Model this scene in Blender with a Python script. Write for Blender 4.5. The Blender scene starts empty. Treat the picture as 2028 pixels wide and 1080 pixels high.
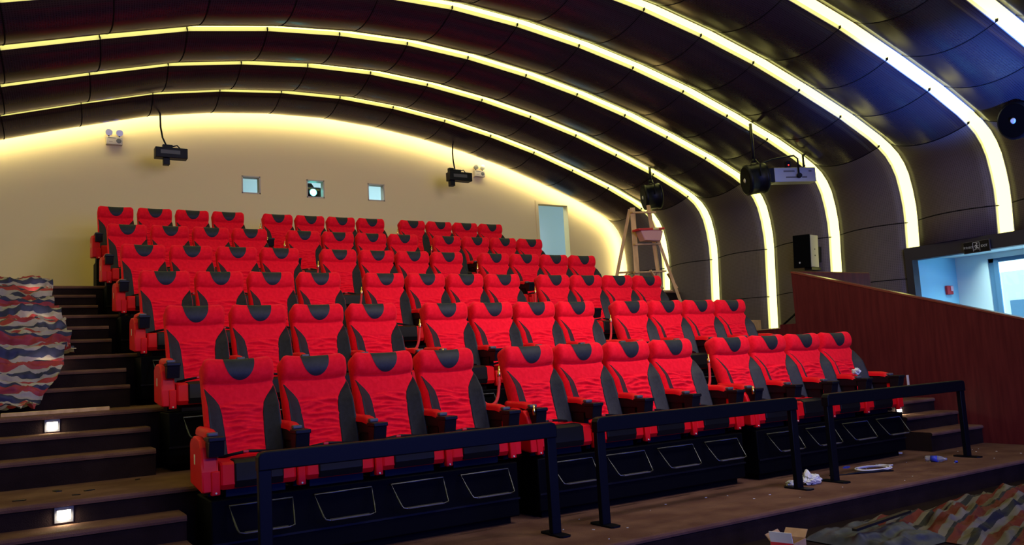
import bpy, bmesh, math, random
from math import sin, cos, pi, sqrt, radians
from mathutils import Vector, Matrix, noise

# ------------------------------------------------------------------ camera
Z0 = 1.70                       # height of the layout origin above the hall floor
scene = bpy.context.scene
col = scene.collection
YAW, PIT, ROL, FPX = .554, .111, -.057, 1638.4
CAM = Vector((-1.553, -6.678, -0.176 + Z0))
fw = Vector((sin(YAW)*cos(PIT), cos(YAW)*cos(PIT), sin(PIT)))
r0 = Vector((cos(YAW), -sin(YAW), 0)); u0 = r0.cross(fw)
rt = r0*cos(ROL) + u0*sin(ROL); up = -r0*sin(ROL) + u0*cos(ROL)
cd = bpy.data.cameras.new('camera'); cam = bpy.data.objects.new('camera', cd); col.objects.link(cam)
m = Matrix((rt, up, -fw)).transposed().to_4x4(); m.translation = CAM
cam.matrix_world = m
cd.sensor_width = 36; cd.lens = 36*FPX/2028; cd.clip_end = 200
scene.camera = cam

# ------------------------------------------------------------------ world / view
scene.view_settings.view_transform = 'Standard'; scene.view_settings.look = 'None'
scene.view_settings.exposure = 0.0; scene.view_settings.gamma = 1
scene.view_settings.use_curve_mapping = False
w = bpy.data.worlds.new('sky'); scene.world = w; w.use_nodes = True
bgn = w.node_tree.nodes['Background']; bgn.inputs[0].default_value = (.62, .88, 1.0, 1); bgn.inputs[1].default_value = 3.0

def area(name, loc, rot, sx, sy, power, color):
    l = bpy.data.lights.new(name, 'AREA'); l.shape = 'RECTANGLE'; l.size = sx; l.size_y = sy
    l.energy = power; l.color = color
    o = bpy.data.objects.new(name, l); col.objects.link(o); o.location = (loc[0], loc[1], loc[2]+Z0); o.rotation_euler = rot
    return o
STRIP_E, SCREEN_E, WALLSTRIP_E = 3.2, 8.0, 17.0
ADDED_WASH = 10000
STRIP_C = (1.0, .95, .275)
# added fill lights over the seats and in the lobby, light of the projection room, daylight at the lobby glass
area('added_front_fill', (2.5, -9.5, 3.4), (radians(62), 0, radians(-8)), 5, 1.2, 230, (1.0, .90, .82))  # unseen fill added behind the camera to light the chairs
area('added_seat_fill', (4.2, -3.4, 4.3), (radians(54), 0, radians(-4)), 2.0, .6, 92, (1.0, .88, .86)).data.spread = radians(100)  # unseen fill added above the frame to brighten the middle seats
area('projection_room_light', (6.5, 11.3, 4.9), (0, 0, 0), 7, 1, 150, (.62, .86, 1.0))
area('added_lobby_fill', (12.75, .1, 1.27), (0, 0, 0),   .8, 2.6, 60, (.62, .93, 1.0)).data.spread = radians(95)  # fill added under the lobby ceiling to brighten the lobby walls
area('lobby_daylight', (16.8, -1.6, 3.4), (0, radians(62), 0), 3, 3, 900, (.10, .35, 1.0)).data.spread = radians(90)

# ------------------------------------------------------------------ materials
def mat(name, color, rough=.6, metal=0, spec=.5, emit=None, es=0, trans=0, ior=1.45, sheen=0):
    M = bpy.data.materials.new(name); M.use_nodes = True
    b = M.node_tree.nodes['Principled BSDF']
    b.inputs['Base Color'].default_value = (*color, 1); b.inputs['Roughness'].default_value = rough
    b.inputs['Metallic'].default_value = metal; b.inputs['Specular IOR Level'].default_value = spec
    b.inputs['Transmission Weight'].default_value = trans; b.inputs['IOR'].default_value = ior
    if sheen: b.inputs['Sheen Weight'].default_value = sheen
    if emit: b.inputs['Emission Color'].default_value = (*emit, 1); b.inputs['Emission Strength'].default_value = es
    return M
def N(M, t, **k):
    n = M.node_tree.nodes.new(t)
    for a, v in k.items(): setattr(n, a, v)
    return n
def L(M, a, b): M.node_tree.links.new(a, b)
def noisy(M, c1, c2, scale=8, detail=4, bump=0, bscale=None, coord='Object', stretch=(1,1,1), p0=.35, p1=.65):
    b = M.node_tree.nodes['Principled BSDF']
    tc = N(M, 'ShaderNodeTexCoord'); mp = N(M, 'ShaderNodeMapping'); mp.inputs['Scale'].default_value = stretch
    L(M, tc.outputs[coord], mp.inputs[0])
    n = N(M, 'ShaderNodeTexNoise'); n.inputs['Scale'].default_value = scale; n.inputs['Detail'].default_value = detail
    L(M, mp.outputs[0], n.inputs['Vector'])
    r = N(M, 'ShaderNodeValToRGB'); r.color_ramp.elements[0].position = p0; r.color_ramp.elements[1].position = p1
    r.color_ramp.elements[0].color = (*c1, 1); r.color_ramp.elements[1].color = (*c2, 1)
    L(M, n.outputs[0], r.inputs[0]); L(M, r.outputs[0], b.inputs['Base Color'])
    if bump:
        n2 = N(M, 'ShaderNodeTexNoise'); n2.inputs['Scale'].default_value = bscale or scale*4; n2.inputs['Detail'].default_value = 3
        L(M, mp.outputs[0], n2.inputs['Vector'])
        bp = N(M, 'ShaderNodeBump'); bp.inputs['Strength'].default_value = bump; bp.inputs['Distance'].default_value = .01
        L(M, n2.outputs[0], bp.inputs['Height']); L(M, bp.outputs[0], b.inputs['Normal'])
    return M

RED = noisy(mat('red_cloth', (.75, .005, .02), .8, spec=.08, sheen=.04), (.80, .005, .019), (.90, .008, .026), 30, 3, .15, 160)
REDV = mat('red_vinyl', (.66, .004, .012), .45, spec=.2)
BLKC = noisy(mat('charcoal_leather', (.012, .015, .021), .55, spec=.3), (.010, .012, .018), (.015, .018, .026), 25, 3, .12, 140)
BLK = mat('black_plastic', (.004, .0045, .008), .45, spec=.22)
BASEB = mat('black_base_panel', (.0012, .0014, .003), .6, spec=.06)
RAILB = mat('black_rail_paint', (.0022, .003, .006), .45, spec=.14)
GREY = mat('grey_trim', (.07, .07, .08), .45)
WHITE = mat('white_plastic', (.75, .74, .70), .45)
CHROME = mat('dull_chrome', (.075, .08, .10), .38, metal=1)
GOLD = mat('gold_metal', (.85, .62, .22), .25, metal=1)
ROPE = mat('red_velvet_rope', (.50, .015, .02), .7)
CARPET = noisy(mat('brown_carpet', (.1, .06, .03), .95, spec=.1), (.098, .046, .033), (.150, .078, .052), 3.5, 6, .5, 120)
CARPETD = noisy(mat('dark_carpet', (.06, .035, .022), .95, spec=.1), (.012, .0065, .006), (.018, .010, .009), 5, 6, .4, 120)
WOOD = noisy(mat('red_brown_veneer', (.12, .03, .02), .42, spec=.14), (.074, .010, .012), (.106, .016, .017), 3, 5, 0, stretch=(6, 6, .5))
CAPW = mat('pale_wood_cap', (.32, .20, .11), .5)
BACKW = mat('beige_wall_paint', (.84, .69, .36), .8, spec=.15)
NAVY = mat('navy_lintel_paint', (.022, .022, .042), .5)
BOOTH = mat('booth_wall_paint', (.70, .80, .85), .8)
LOBBY = mat('lobby_white_paint', (.80, .90, .84), .7)
FRAMEM = mat('light_trough_metal', (.62, .60, .50), .5)
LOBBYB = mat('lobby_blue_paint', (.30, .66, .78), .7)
JOINT = mat('joint_rubber', (.004, .003, .004), .8, spec=.1)
STRIP = mat('warm_light_diffuser', (.05, .05, .05), .5, emit=STRIP_C, es=STRIP_E)
STRIPW = mat('warm_cove_diffuser', (.8, .8, .7), .5, emit=(1, .90, .52), es=WALLSTRIP_E)
LAMP = mat('step_light_lens', (.9, .9, .8), .5, emit=(1, .92, .74), es=6)
PINE = noisy(mat('raw_pine', (.42, .27, .13), .7), (.50, .30, .11), (.66, .42, .18), 14, 4, 0, stretch=(1, 1, .3))
CARDB = noisy(mat('cardboard', (.40, .24, .11), .8), (.36, .21, .09), (.44, .27, .13), 10)
SILVER = mat('silver_case', (.42, .42, .42), .4, metal=.3)
INK = mat('grey_print', (.12, .12, .12), .6)
GLASS = mat('window_glass', (.9, .97, 1), .02)
_g = N(GLASS, 'ShaderNodeBsdfTransparent'); _g.inputs[0].default_value = (.93, .98, 1, 1); _gl = N(GLASS, 'ShaderNodeBsdfGlossy'); _gl.inputs['Roughness'].default_value = .02
_m = N(GLASS, 'ShaderNodeMixShader'); _m.inputs[0].default_value = .06
L(GLASS, _g.outputs[0], _m.inputs[1]); L(GLASS, _gl.outputs[0], _m.inputs[2]); L(GLASS, _m.outputs[0], GLASS.node_tree.nodes['Material Output'].inputs[0])
BLUEF = mat('blue_grey_frame', (.10, .22, .34), .5)
PLASTW = noisy(mat('crumpled_plastic_film', (.6, .62, .58), .35), (.50, .52, .48), (.75, .76, .72), 12)
TINT = mat('clear_bottle_plastic', (.75, .8, .9), .08, trans=.8, ior=1.3)
BLUEP = mat('blue_label', (.03, .05, .42), .4)
REDP = mat('red_plastic', (.55, .02, .03), .4)
PINKP = mat('pink_plastic', (.62, .30, .24), .5)
REFL = mat('lamp_reflector', (.6, .57, .52), .3, metal=1)
SPKS = mat('pale_speaker_side', (.42, .38, .30), .6)
EXTW = mat('pale_concrete', (.72, .78, .78), .8)
CREAMP = mat('cream_plastic', (.55, .48, .36), .5)

def panel_mat(name, base, hi, rough, spec):
    M = mat(name, base, rough, spec=spec)
    b = M.node_tree.nodes['Principled BSDF']
    uv = N(M, 'ShaderNodeUVMap'); sp = N(M, 'ShaderNodeSeparateXYZ'); L(M, uv.outputs[0], sp.inputs[0])
    outs = []
    for k in (0, 1):
        a = N(M, 'ShaderNodeMath', operation='MULTIPLY'); a.inputs[1].default_value = 2*pi/.030
        s = N(M, 'ShaderNodeMath', operation='SINE'); L(M, sp.outputs[k], a.inputs[0]); L(M, a.outputs[0], s.inputs[0]); outs.append(s)
    mu = N(M, 'ShaderNodeMath', operation='ADD'); L(M, outs[0].outputs[0], mu.inputs[0]); L(M, outs[1].outputs[0], mu.inputs[1])
    gt = N(M, 'ShaderNodeMapRange'); gt.inputs[1].default_value = .6; gt.inputs[2].default_value = 1.4
    L(M, mu.outputs[0], gt.inputs[0])
    n = N(M, 'ShaderNodeTexNoise'); n.inputs['Scale'].default_value = 1.3; L(M, uv.outputs[0], n.inputs['Vector'])
    mx0 = N(M, 'ShaderNodeMix', data_type='RGBA'); mx0.inputs[6].default_value = (*base, 1); mx0.inputs[7].default_value = (*hi, 1); L(M, n.outputs[0], mx0.inputs[0])
    mx = N(M, 'ShaderNodeMix', data_type='RGBA'); L(M, mx0.outputs[2], mx.inputs[6]); mx.inputs[7].default_value = (base[0]*.55, base[1]*.55, base[2]*.55, 1)
    L(M, gt.outputs[0], mx.inputs[0]); L(M, mx.outputs[2], b.inputs['Base Color'])
    return M
PANEL = panel_mat('brown_perforated_metal', (.028, .020, .029), (.040, .028, .038), .22, .45)
PANEL.node_tree.nodes['Principled BSDF'].inputs['Specular Tint'].default_value = (1, .74, .66, 1)
WALLP_LIT = panel_mat('lit_perforated_wall_panel', (.110, .086, .094), (.138, .108, .116), .5, .3)  # paler copy of the panel colour, stands in for light on the walls

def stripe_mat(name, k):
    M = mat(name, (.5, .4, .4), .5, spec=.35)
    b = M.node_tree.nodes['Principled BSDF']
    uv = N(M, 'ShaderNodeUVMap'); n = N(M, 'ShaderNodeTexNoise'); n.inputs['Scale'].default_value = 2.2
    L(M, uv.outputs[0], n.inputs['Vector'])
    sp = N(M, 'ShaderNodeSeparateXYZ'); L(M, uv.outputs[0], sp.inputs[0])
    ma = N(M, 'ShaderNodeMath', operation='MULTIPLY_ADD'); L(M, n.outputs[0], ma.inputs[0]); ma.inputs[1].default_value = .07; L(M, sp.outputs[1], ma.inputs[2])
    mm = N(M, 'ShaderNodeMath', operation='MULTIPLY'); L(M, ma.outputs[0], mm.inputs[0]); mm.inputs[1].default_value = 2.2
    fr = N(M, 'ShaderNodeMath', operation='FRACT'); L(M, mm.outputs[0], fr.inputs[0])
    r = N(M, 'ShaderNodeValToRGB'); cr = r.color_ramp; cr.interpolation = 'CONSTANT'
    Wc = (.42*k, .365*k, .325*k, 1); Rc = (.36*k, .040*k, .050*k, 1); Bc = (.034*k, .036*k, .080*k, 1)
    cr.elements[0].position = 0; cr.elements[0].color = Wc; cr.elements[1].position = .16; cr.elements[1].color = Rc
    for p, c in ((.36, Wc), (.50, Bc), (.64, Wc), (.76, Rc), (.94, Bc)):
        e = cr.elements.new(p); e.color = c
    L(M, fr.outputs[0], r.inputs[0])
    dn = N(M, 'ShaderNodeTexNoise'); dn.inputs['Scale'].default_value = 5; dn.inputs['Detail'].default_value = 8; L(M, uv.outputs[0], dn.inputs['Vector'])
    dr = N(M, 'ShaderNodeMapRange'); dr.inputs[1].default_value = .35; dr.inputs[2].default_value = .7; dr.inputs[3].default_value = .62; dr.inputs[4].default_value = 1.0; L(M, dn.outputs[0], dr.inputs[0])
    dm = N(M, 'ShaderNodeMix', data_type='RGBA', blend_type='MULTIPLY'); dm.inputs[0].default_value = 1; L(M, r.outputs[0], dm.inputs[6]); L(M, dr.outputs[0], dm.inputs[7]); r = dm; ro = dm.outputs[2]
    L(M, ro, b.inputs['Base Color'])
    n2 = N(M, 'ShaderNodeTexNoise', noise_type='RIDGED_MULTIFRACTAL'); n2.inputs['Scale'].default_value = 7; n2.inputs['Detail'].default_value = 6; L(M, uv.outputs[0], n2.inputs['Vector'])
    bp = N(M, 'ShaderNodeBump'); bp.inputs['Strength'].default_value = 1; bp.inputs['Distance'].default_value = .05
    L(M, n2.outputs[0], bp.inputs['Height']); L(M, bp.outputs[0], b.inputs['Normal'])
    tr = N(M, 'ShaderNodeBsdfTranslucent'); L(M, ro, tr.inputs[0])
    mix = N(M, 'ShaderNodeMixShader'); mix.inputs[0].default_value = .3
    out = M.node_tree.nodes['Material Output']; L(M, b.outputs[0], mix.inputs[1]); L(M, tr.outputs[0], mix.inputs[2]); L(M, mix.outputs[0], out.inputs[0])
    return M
TARP_LIT = stripe_mat('lit_striped_tarpaulin', 1.25); TARP_SHADE = stripe_mat('shaded_striped_tarpaulin', .50)  # one tarpaulin in two tones: stairs coloured as lit, floor heap as shaded

def screen_mat():
    M = mat('projection_screen_picture', (.5, .5, .5), .8)
    b = M.node_tree.nodes['Principled BSDF']
    tc = N(M, 'ShaderNodeTexCoord'); n = N(M, 'ShaderNodeTexNoise'); n.inputs['Scale'].default_value = .35; L(M, tc.outputs['Object'], n.inputs['Vector'])
    r = N(M, 'ShaderNodeValToRGB'); r.color_ramp.elements[0].position = .4; r.color_ramp.elements[1].position = .6
    r.color_ramp.elements[0].color = (.012, .04, .60, 1); r.color_ramp.elements[1].color = (.03, .10, 1, 1)
    L(M, n.outputs[0], r.inputs[0]); L(M, r.outputs[0], b.inputs['Emission Color']); b.inputs['Emission Strength'].default_value = SCREEN_E
    return M
SCREEN = screen_mat()

# ------------------------------------------------------------------ mesh helpers
class MB:
    def __init__(s): s.bm = bmesh.new(); s.uv = None
    def box(s, x0, x1, y0, y1, z0, z1, bev=0, mi=0, seg=2, rot=None, piv=None):
        vs = [s.bm.verts.new((x, y, z)) for x in (x0, x1) for y in (y0, y1) for z in (z0, z1)]
        if rot is not None:
            c = Vector(piv) if piv is not None else Vector(((x0+x1)/2, (y0+y1)/2, (z0+z1)/2))
            for v in vs: v.co = rot @ (v.co-c) + c
        F = [s.bm.faces.new([vs[i] for i in q]) for q in ((0,1,3,2),(4,6,7,5),(0,4,5,1),(2,3,7,6),(0,2,6,4),(1,5,7,3))]
        for f in F: f.material_index = mi
        if bev:
            es = list({e for f in F for e in f.edges})
            rr = bmesh.ops.bevel(s.bm, geom=es, offset=bev, segments=seg, affect='EDGES', profile=.5)
            for f in rr['faces']: f.material_index = mi; f.smooth = True
        return s
    def grid(s, pts, mi=0, close_u=False, smooth=True, uvs=None):
        rows = [[s.bm.verts.new(p) for p in r] for r in pts]
        nu = len(rows[0]); lay = s.bm.loops.layers.uv.verify() if uvs else None
        for i in range(len(rows)-1):
            for j in range(nu if close_u else nu-1):
                k = (j+1) % nu
                f = s.bm.faces.new((rows[i][j], rows[i][k], rows[i+1][k], rows[i+1][j])); f.smooth = smooth; f.material_index = mi
                if uvs:
                    for lp, (a, b) in zip(f.loops, ((i,j),(i,k),(i+1,k),(i+1,j))): lp[lay].uv = uvs[a][b]
        return rows
    def cap(s, row, mi=0):
        f = s.bm.faces.new(row); f.material_index = mi; return f
    def tube(s, pts, r, n=8, closed=False, mi=0, caps=True):
        pts = [Vector(p) for p in pts]; rings = []; m = len(pts)
        prev = None
        for i, p in enumerate(pts):
            a = pts[(i-1) % m] if (closed or i > 0) else p; b = pts[(i+1) % m] if (closed or i < m-1) else p
            t = (b-a).normalized()
            if prev is None:
                h = Vector((0, 0, 1)) if abs(t.z) < .9 else Vector((1, 0, 0)); x = t.cross(h).normalized()
            else: x = (prev - t*prev.dot(t)).normalized()
            prev = x; y = t.cross(x)
            rr = r[i] if isinstance(r, (list, tuple)) else r
            rings.append([p + x*cos(2*pi*k/n)*rr + y*sin(2*pi*k/n)*rr for k in range(n)])
        if closed: 
            rows = [[s.bm.verts.new(p) for p in q] for q in rings]
            for i in range(m):
                for j in range(n):
                    f = s.bm.faces.new((rows[i][j], rows[i][(j+1)%n], rows[(i+1)%m][(j+1)%n], rows[(i+1)%m][j])); f.smooth = True; f.material_index = mi
        else:
            rows = s.grid(rings, mi, True)
            if caps: s.cap(rows[0][::-1], mi); s.cap(rows[-1], mi)
        return s
    def cyl(s, p0, p1, r0, r1=None, n=20, mi=0):
        r1 = r0 if r1 is None else r1
        return s.tube([p0, p1], [r0, r1], n, mi=mi)
    def lathe(s, prof, o, axis, n=24, mi=0):     # prof: list (t, r)
        o = Vector(o); a = Vector(axis).normalized(); h = Vector((0, 0, 1)) if abs(a.z) < .9 else Vector((1, 0, 0))
        x = a.cross(h).normalized(); y = a.cross(x)
        rows = s.grid([[o + a*t + x*cos(2*pi*k/n)*r + y*sin(2*pi*k/n)*r for k in range(n)] for t, r in prof], mi, True)
        s.cap(rows[0][::-1], mi); s.cap(rows[-1], mi)
        return s
    def prism(s, poly, axis, a, b, bev=0, mi=0, smooth=False):     # poly in the two other axes
        def P(q, t):
            return {'x': (t, q[0], q[1]), 'y': (q[0], t, q[1]), 'z': (q[0], q[1], t)}[axis]
        A = [s.bm.verts.new(P(q, a)) for q in poly]; B = [s.bm.verts.new(P(q, b)) for q in poly]
        n = len(poly); F = [s.bm.faces.new(A[::-1]), s.bm.faces.new(B)]
        for i in range(n): F.append(s.bm.faces.new((A[i], A[(i+1)%n], B[(i+1)%n], B[i])))
        for f in F: f.material_index = mi
        if bev:
            es = list(set(F[0].edges) | set(F[1].edges))
            rr = bmesh.ops.bevel(s.bm, geom=es, offset=bev, segments=2, affect='EDGES', profile=.5)
            for f in rr['faces']: f.material_index = mi
        return s
    def build(s, name, mats, parent=None, loc=(0, 0, 0), rz=0, fixn=True):
        if fixn: bmesh.ops.recalc_face_normals(s.bm, faces=s.bm.faces)
        me = bpy.data.meshes.new(name); s.bm.to_mesh(me); s.bm.free()
        for mm in (mats if isinstance(mats, (list, tuple)) else [mats]): me.materials.append(mm)
        o = bpy.data.objects.new(name, me); col.objects.link(o); o.parent = parent
        o.location = loc if parent else (loc[0], loc[1], loc[2]+Z0); o.rotation_euler = (0, 0, rz)
        return o
def tag(o, label, cat, group=None, kind=None):
    if label: o['label'] = label
    if cat: o['category'] = cat
    if group: o['group'] = group
    if kind: o['kind'] = kind
    return o
def struct(o, label=None):
    o['kind'] = 'structure'
    if label: o['label'] = label
    return o
def empty(name, loc, rz=0):
    o = bpy.data.objects.new(name, None); col.objects.link(o); o.location = (loc[0], loc[1], loc[2]+Z0); o.rotation_euler = (0, 0, rz); o.empty_display_size = .1
    return o
KIDS = {}
def kids(o):
    return [c for c in bpy.data.objects if c.parent == o]
def copy_tree(o, parent=None):
    c = o.copy(); col.objects.link(c)
    if parent: c.parent = parent
    for ch in KIDS.setdefault(o.name, kids(o)): copy_tree(ch, c)
    return c
def interp(t, tab):
    if t <= tab[0][0]: return tab[0][1]
    for (a, x), (b, y) in zip(tab, tab[1:]):
        if t <= b: return x + (y-x)*(t-a)/(b-a)
    return tab[-1][1]

# ------------------------------------------------------------------ hall shell
ROWY = [0, 1.667, 3.372, 5.051, 6.707, 8.182]
ROWZ = [0, .564, 1.113, 1.676, 2.237, 2.79]
FLZ = [z-1.49 for z in ROWZ]
FY = [-1.80, -.10, 1.56, 3.22, 4.90, 6.58]           # front edges of the six levels
XL, XS, XR, XW, YB, YF = -4.6, -.45, 7.90, 9.0, 10.0, -13.0
def tread(name, x0, x1, y0, y1, z0, z1, label=None):
    mb = MB()
    poly = [(y1, z0), (y0+.018, z0), (y0+.018, z1-.045), (y0, z1-.04), (y0-.004, z1-.022), (y0+.004, z1-.006), (y0+.02, z1), (y1, z1)]
    mb.prism(poly, 'x', x0, x1)
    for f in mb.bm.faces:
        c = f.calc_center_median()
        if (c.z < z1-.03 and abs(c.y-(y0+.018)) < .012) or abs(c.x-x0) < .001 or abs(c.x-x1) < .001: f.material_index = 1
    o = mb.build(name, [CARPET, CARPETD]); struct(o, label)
    return o
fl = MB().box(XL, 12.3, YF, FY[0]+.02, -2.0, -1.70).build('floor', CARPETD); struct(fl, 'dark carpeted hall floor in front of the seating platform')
for i in range(6):
    tread('floor', XL, 12.3 if i < 4 else 9.45, FY[i], YB if i == 5 else FY[i+1]+.02, -2.0, FLZ[i], ['front platform of brown carpet', 'second seating tier', 'third seating tier', 'fourth seating tier', 'fifth seating tier', 'top seating tier'][i])
struct(MB().box(9.45, 12.3, FY[4]-.02, 7.6, -2.0, FLZ[3]).build('floor', CARPETD), 'side landing along the right wall')
tread('floor', 9.45, 12.3, 7.6, YB, -2.0, FLZ[5], 'rear landing before the open doorway')
for i in range(1, 6):
    for (xa, xb, s) in ((XL, XS, 'left'), (XR, XW, 'right')):
        rise = FLZ[i]-FLZ[i-1]
        tread('floor', xa, xb, FY[i]-.30, FY[i]+.018, FLZ[i-1]-.02, FLZ[i]-.29*rise, 'upper carpeted aisle step on the %s' % s)
        tread('floor', xa, xb, FY[i]-.60, FY[i]-.282, FLZ[i-1]-.02, FLZ[i]-.60*rise, 'lower carpeted aisle step on the %s' % s)

# ceiling profile across the hall (x, z at y = 3.45)
PROF = [(-4.75,-1.7),(-4.75,.93),(-4.7,1.95),(-4.55,2.6),(-4.2,3.05),(-3.75,3.33),(-2.7,3.74),(-1.63,4.10),(-.49,4.43),(.62,4.73),(1.75,4.92),(2.87,5.03),(4.02,5.06),
        (5.14,4.99),(6.30,4.84),(7.40,4.63),(8.50,4.36),(9.53,4.04),(10.53,3.70),(11.25,3.40),(11.50,3.27),(11.70,3.13),(11.84,2.97),(11.94,2.78),(12.01,2.50),(12.05,2.20),(12.05,1.93),
        (12.02,1.46),(11.99,.93),(11.95,.18),(11.93,-.55),(11.93,-1.7)]
SEAMX = {0,1,2,5,6,7,8,9,10,11,12,13,14,15,16,17,18,20,26,28,30,31}
CORNER_SMOOTH = True
def PZ(z, y): return z*(1+.0055*(y-3.45)) if z > 2.2 else z
def prof_cut(zr):
    """profile with its right foot cut at height zr; returns list (x,z,seam?)"""
    out = []
    for i, (x, z) in enumerate(PROF):
        if x > 11.8 and z < zr:
            xp, zp = PROF[i-1]; t = (zp-zr)/(zp-z)
            out.append((xp+(x-xp)*t, zr, True)); break
        out.append((x, z, i in SEAMX))
    return out
def normals(P):
    ns = []
    for i in range(len(P)):
        a = P[max(i-1, 0)]; b = P[min(i+1, len(P)-1)]
        d = Vector((b[0]-a[0], b[1]-a[1])).normalized(); ns.append((d[1], -d[0]))      # points to the inside
    return ns
SY = [8.25 - 1.594*k for k in range(0, 13)]
G = .135
ceil = MB(); NB = 10
def band(y0, y1, zr):
    P = prof_cut(zr); ns = normals(P); arc = 0; arcs = [0]
    for a, b in zip(P, P[1:]): arc += math.hypot(b[0]-a[0], b[1]-a[1]); arcs.append(arc)
    seams = [i for i, p in enumerate(P) if p[2]]
    for a, b in zip(seams, seams[1:]):
        rows, uvs = [], []
        for k in range(-1, NB+2):
            t = min(max(k/NB, 0), 1); y = y0+(y1-y0)*t
            h = .18*(1-(2*t-1)**2) if 0 <= k <= NB else -.10
            r, u = [], []
            for i in range(a, b+1):
                # flat facets: the inner normal of the whole facet
                nx, nz = ns[i]
                r.append((P[i][0]+nx*h, y, PZ(P[i][1], y)+nz*h)); u.append((arcs[i], y))
            rows.append(r); uvs.append(u)
        ceil.grid(rows, 2 if a >= 20 else 0, smooth=(b-a > 1), uvs=uvs)
        for f in ceil.bm.faces: pass
    for i in seams[1:-1]:      # small bracket that sticks out over the light trough from this band's front edge
        nx, nz = ns[i]; tx, tz = nz, -nx; q = []
        for (yy, h) in ((y0, .004), (y0-.045, -.01), (y0-.045, -.05), (y0, -.05)):
            for sg in (-1, 1): q.append(ceil.bm.verts.new((P[i][0]+nx*h+sg*tx*.006, yy, PZ(P[i][1], y0)+nz*h+sg*tz*.006)))
        for ff in ((0, 2, 3, 1), (2, 4, 5, 3), (4, 6, 7, 5), (0, 6, 4, 2), (1, 3, 5, 7)): ceil.bm.faces.new([q[k] for k in ff]).material_index = 1
    for i in seams[1:-1]:
        nx, nz = ns[i]; tx, tz = nz, -nx
        rows = []
        for k in range(-1, NB+2):
            t = min(max(k/NB, 0), 1); y = y0+(y1-y0)*t + (-.004 if k < 0 else .004 if k > NB else 0)
            h = .18*(1-(2*t-1)**2)+.004 if 0 <= k <= NB else -.09
            rows.append([(P[i][0]+nx*h-tx*.008, y, PZ(P[i][1], y)+nz*h-tz*.008), (P[i][0]+nx*h+tx*.008, y, PZ(P[i][1], y)+nz*h+tz*.008)])
        ceil.grid(rows, 1, uvs=[[(0, 0), (0, 0)]]*len(rows))
def foot(y):
    if y > 7.6: return FLZ[5]
    if y > FY[3]: return FLZ[3]
    if y > 1.95: return FLZ[2]
    if y > -1.7: return 1.46
    return -1.7
band(SY[0]+G, 9.70, FLZ[5])
for k in range(12):
    ym = (SY[k]+SY[k+1])/2
    band(SY[k+1]+G, SY[k]-G, foot(ym-.3))
band(YF+.02, SY[12]-G, -1.7)
for f in ceil.bm.faces:
    f.smooth = True
co = ceil.build('ceiling', [PANEL, JOINT, WALLP_LIT], fixn=False); struct(co, 'arched ceiling of dark brown perforated metal bands running down to the walls')
# smooth only across each facet's bulge
outer = MB()
PO = [(p[0]-n[0]*.35, p[1]-n[1]*.35) for p, n in zip(prof_cut(-1.7), normals(prof_cut(-1.7)))]
for (ya, yb, zc) in ((YF-.1, -1.7, -1.7), (-1.7, 1.98, 1.5), (1.98, YB+.1, -1.7)):
    Q = []
    for i, (x, z) in enumerate(PO):
        if x > 11 and z < zc:
            xp, zp = PO[i-1]; t = (zp-zc)/(zp-z); Q.append((xp+(x-xp)*t, zc)); break
        Q.append((x, z))
    outer.grid([[(x, y, PZ(z, y)) for x, z in Q] for y in (ya, yb)], 0, smooth=False)
struct(outer.build('ceiling', JOINT), 'dark backing behind the ceiling panels')

ORD = ['nearest the back wall', 'second from the back wall', 'third from the back wall', 'fourth from the back wall', 'fifth from the back wall', 'sixth from the back wall', 'seventh from the back wall', 'eighth from the back wall']
def light_strip(y0, y1, zr, mat_, label, rails=(True, True), hrec=-.062):
    root = empty('light_strip', (3.8, (y0+y1)/2, 0)); dx, dy = -3.8, -(y0+y1)/2
    P = prof_cut(zr); ns = normals(P)
    mb = MB()
    def pt(i, y, h): return (P[i][0]+ns[i][0]*h+dx, y+dy, PZ(P[i][1], y)+ns[i][1]*h)
    mb.grid([[pt(i, y, hrec) for i in range(len(P))] for y in (y0, y1)], 0, smooth=False)
    d = mb.build('diffuser', mat_, root, fixn=False)
    for k, (on, ya, s) in enumerate(((rails[0], y0, 1), (rails[1], y1, -1))):
        if not on: continue
        mb = MB()
        mb.grid([[pt(i, ya, -.10) for i in range(len(P))], [pt(i, ya, 0) for i in range(len(P))], [pt(i, ya+s*.012, 0) for i in range(len(P))], [pt(i, ya+s*.012, -.07) for i in range(len(P))]], 0, smooth=False)
        mb.build('trough_rail', FRAMEM, root)
    tag(root, label, 'light', 'arched ceiling light strips')
cv = empty('light_strip', (3.8, 9.705, 0))
Pc = prof_cut(FLZ[5]); nc = normals(Pc); mb = MB()
mb.grid([[(p[0]+n[0]*h-3.8, 0, PZ(p[1], 9.705)+n[1]*h) for p, n in zip(Pc, nc)] for h in (-.15, -.01)], 0, smooth=False)
mb.build('diffuser', STRIPW, cv, fixn=False)
tag(cv, 'cove light strip hidden between the last ceiling band and back wall', 'light')
ends = [FLZ[5]+.02, FLZ[3]+.02, FLZ[3]+.02, 1.02, 1.465, 1.40, 1.44] + [-1.66]*6
for k in range(8):
    lab = 'glowing arched ceiling light strip, %s' % ORD[k] if k < 8 else ''
    light_strip(SY[k]-G, SY[k]+G, ends[k], STRIP, lab)

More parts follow.
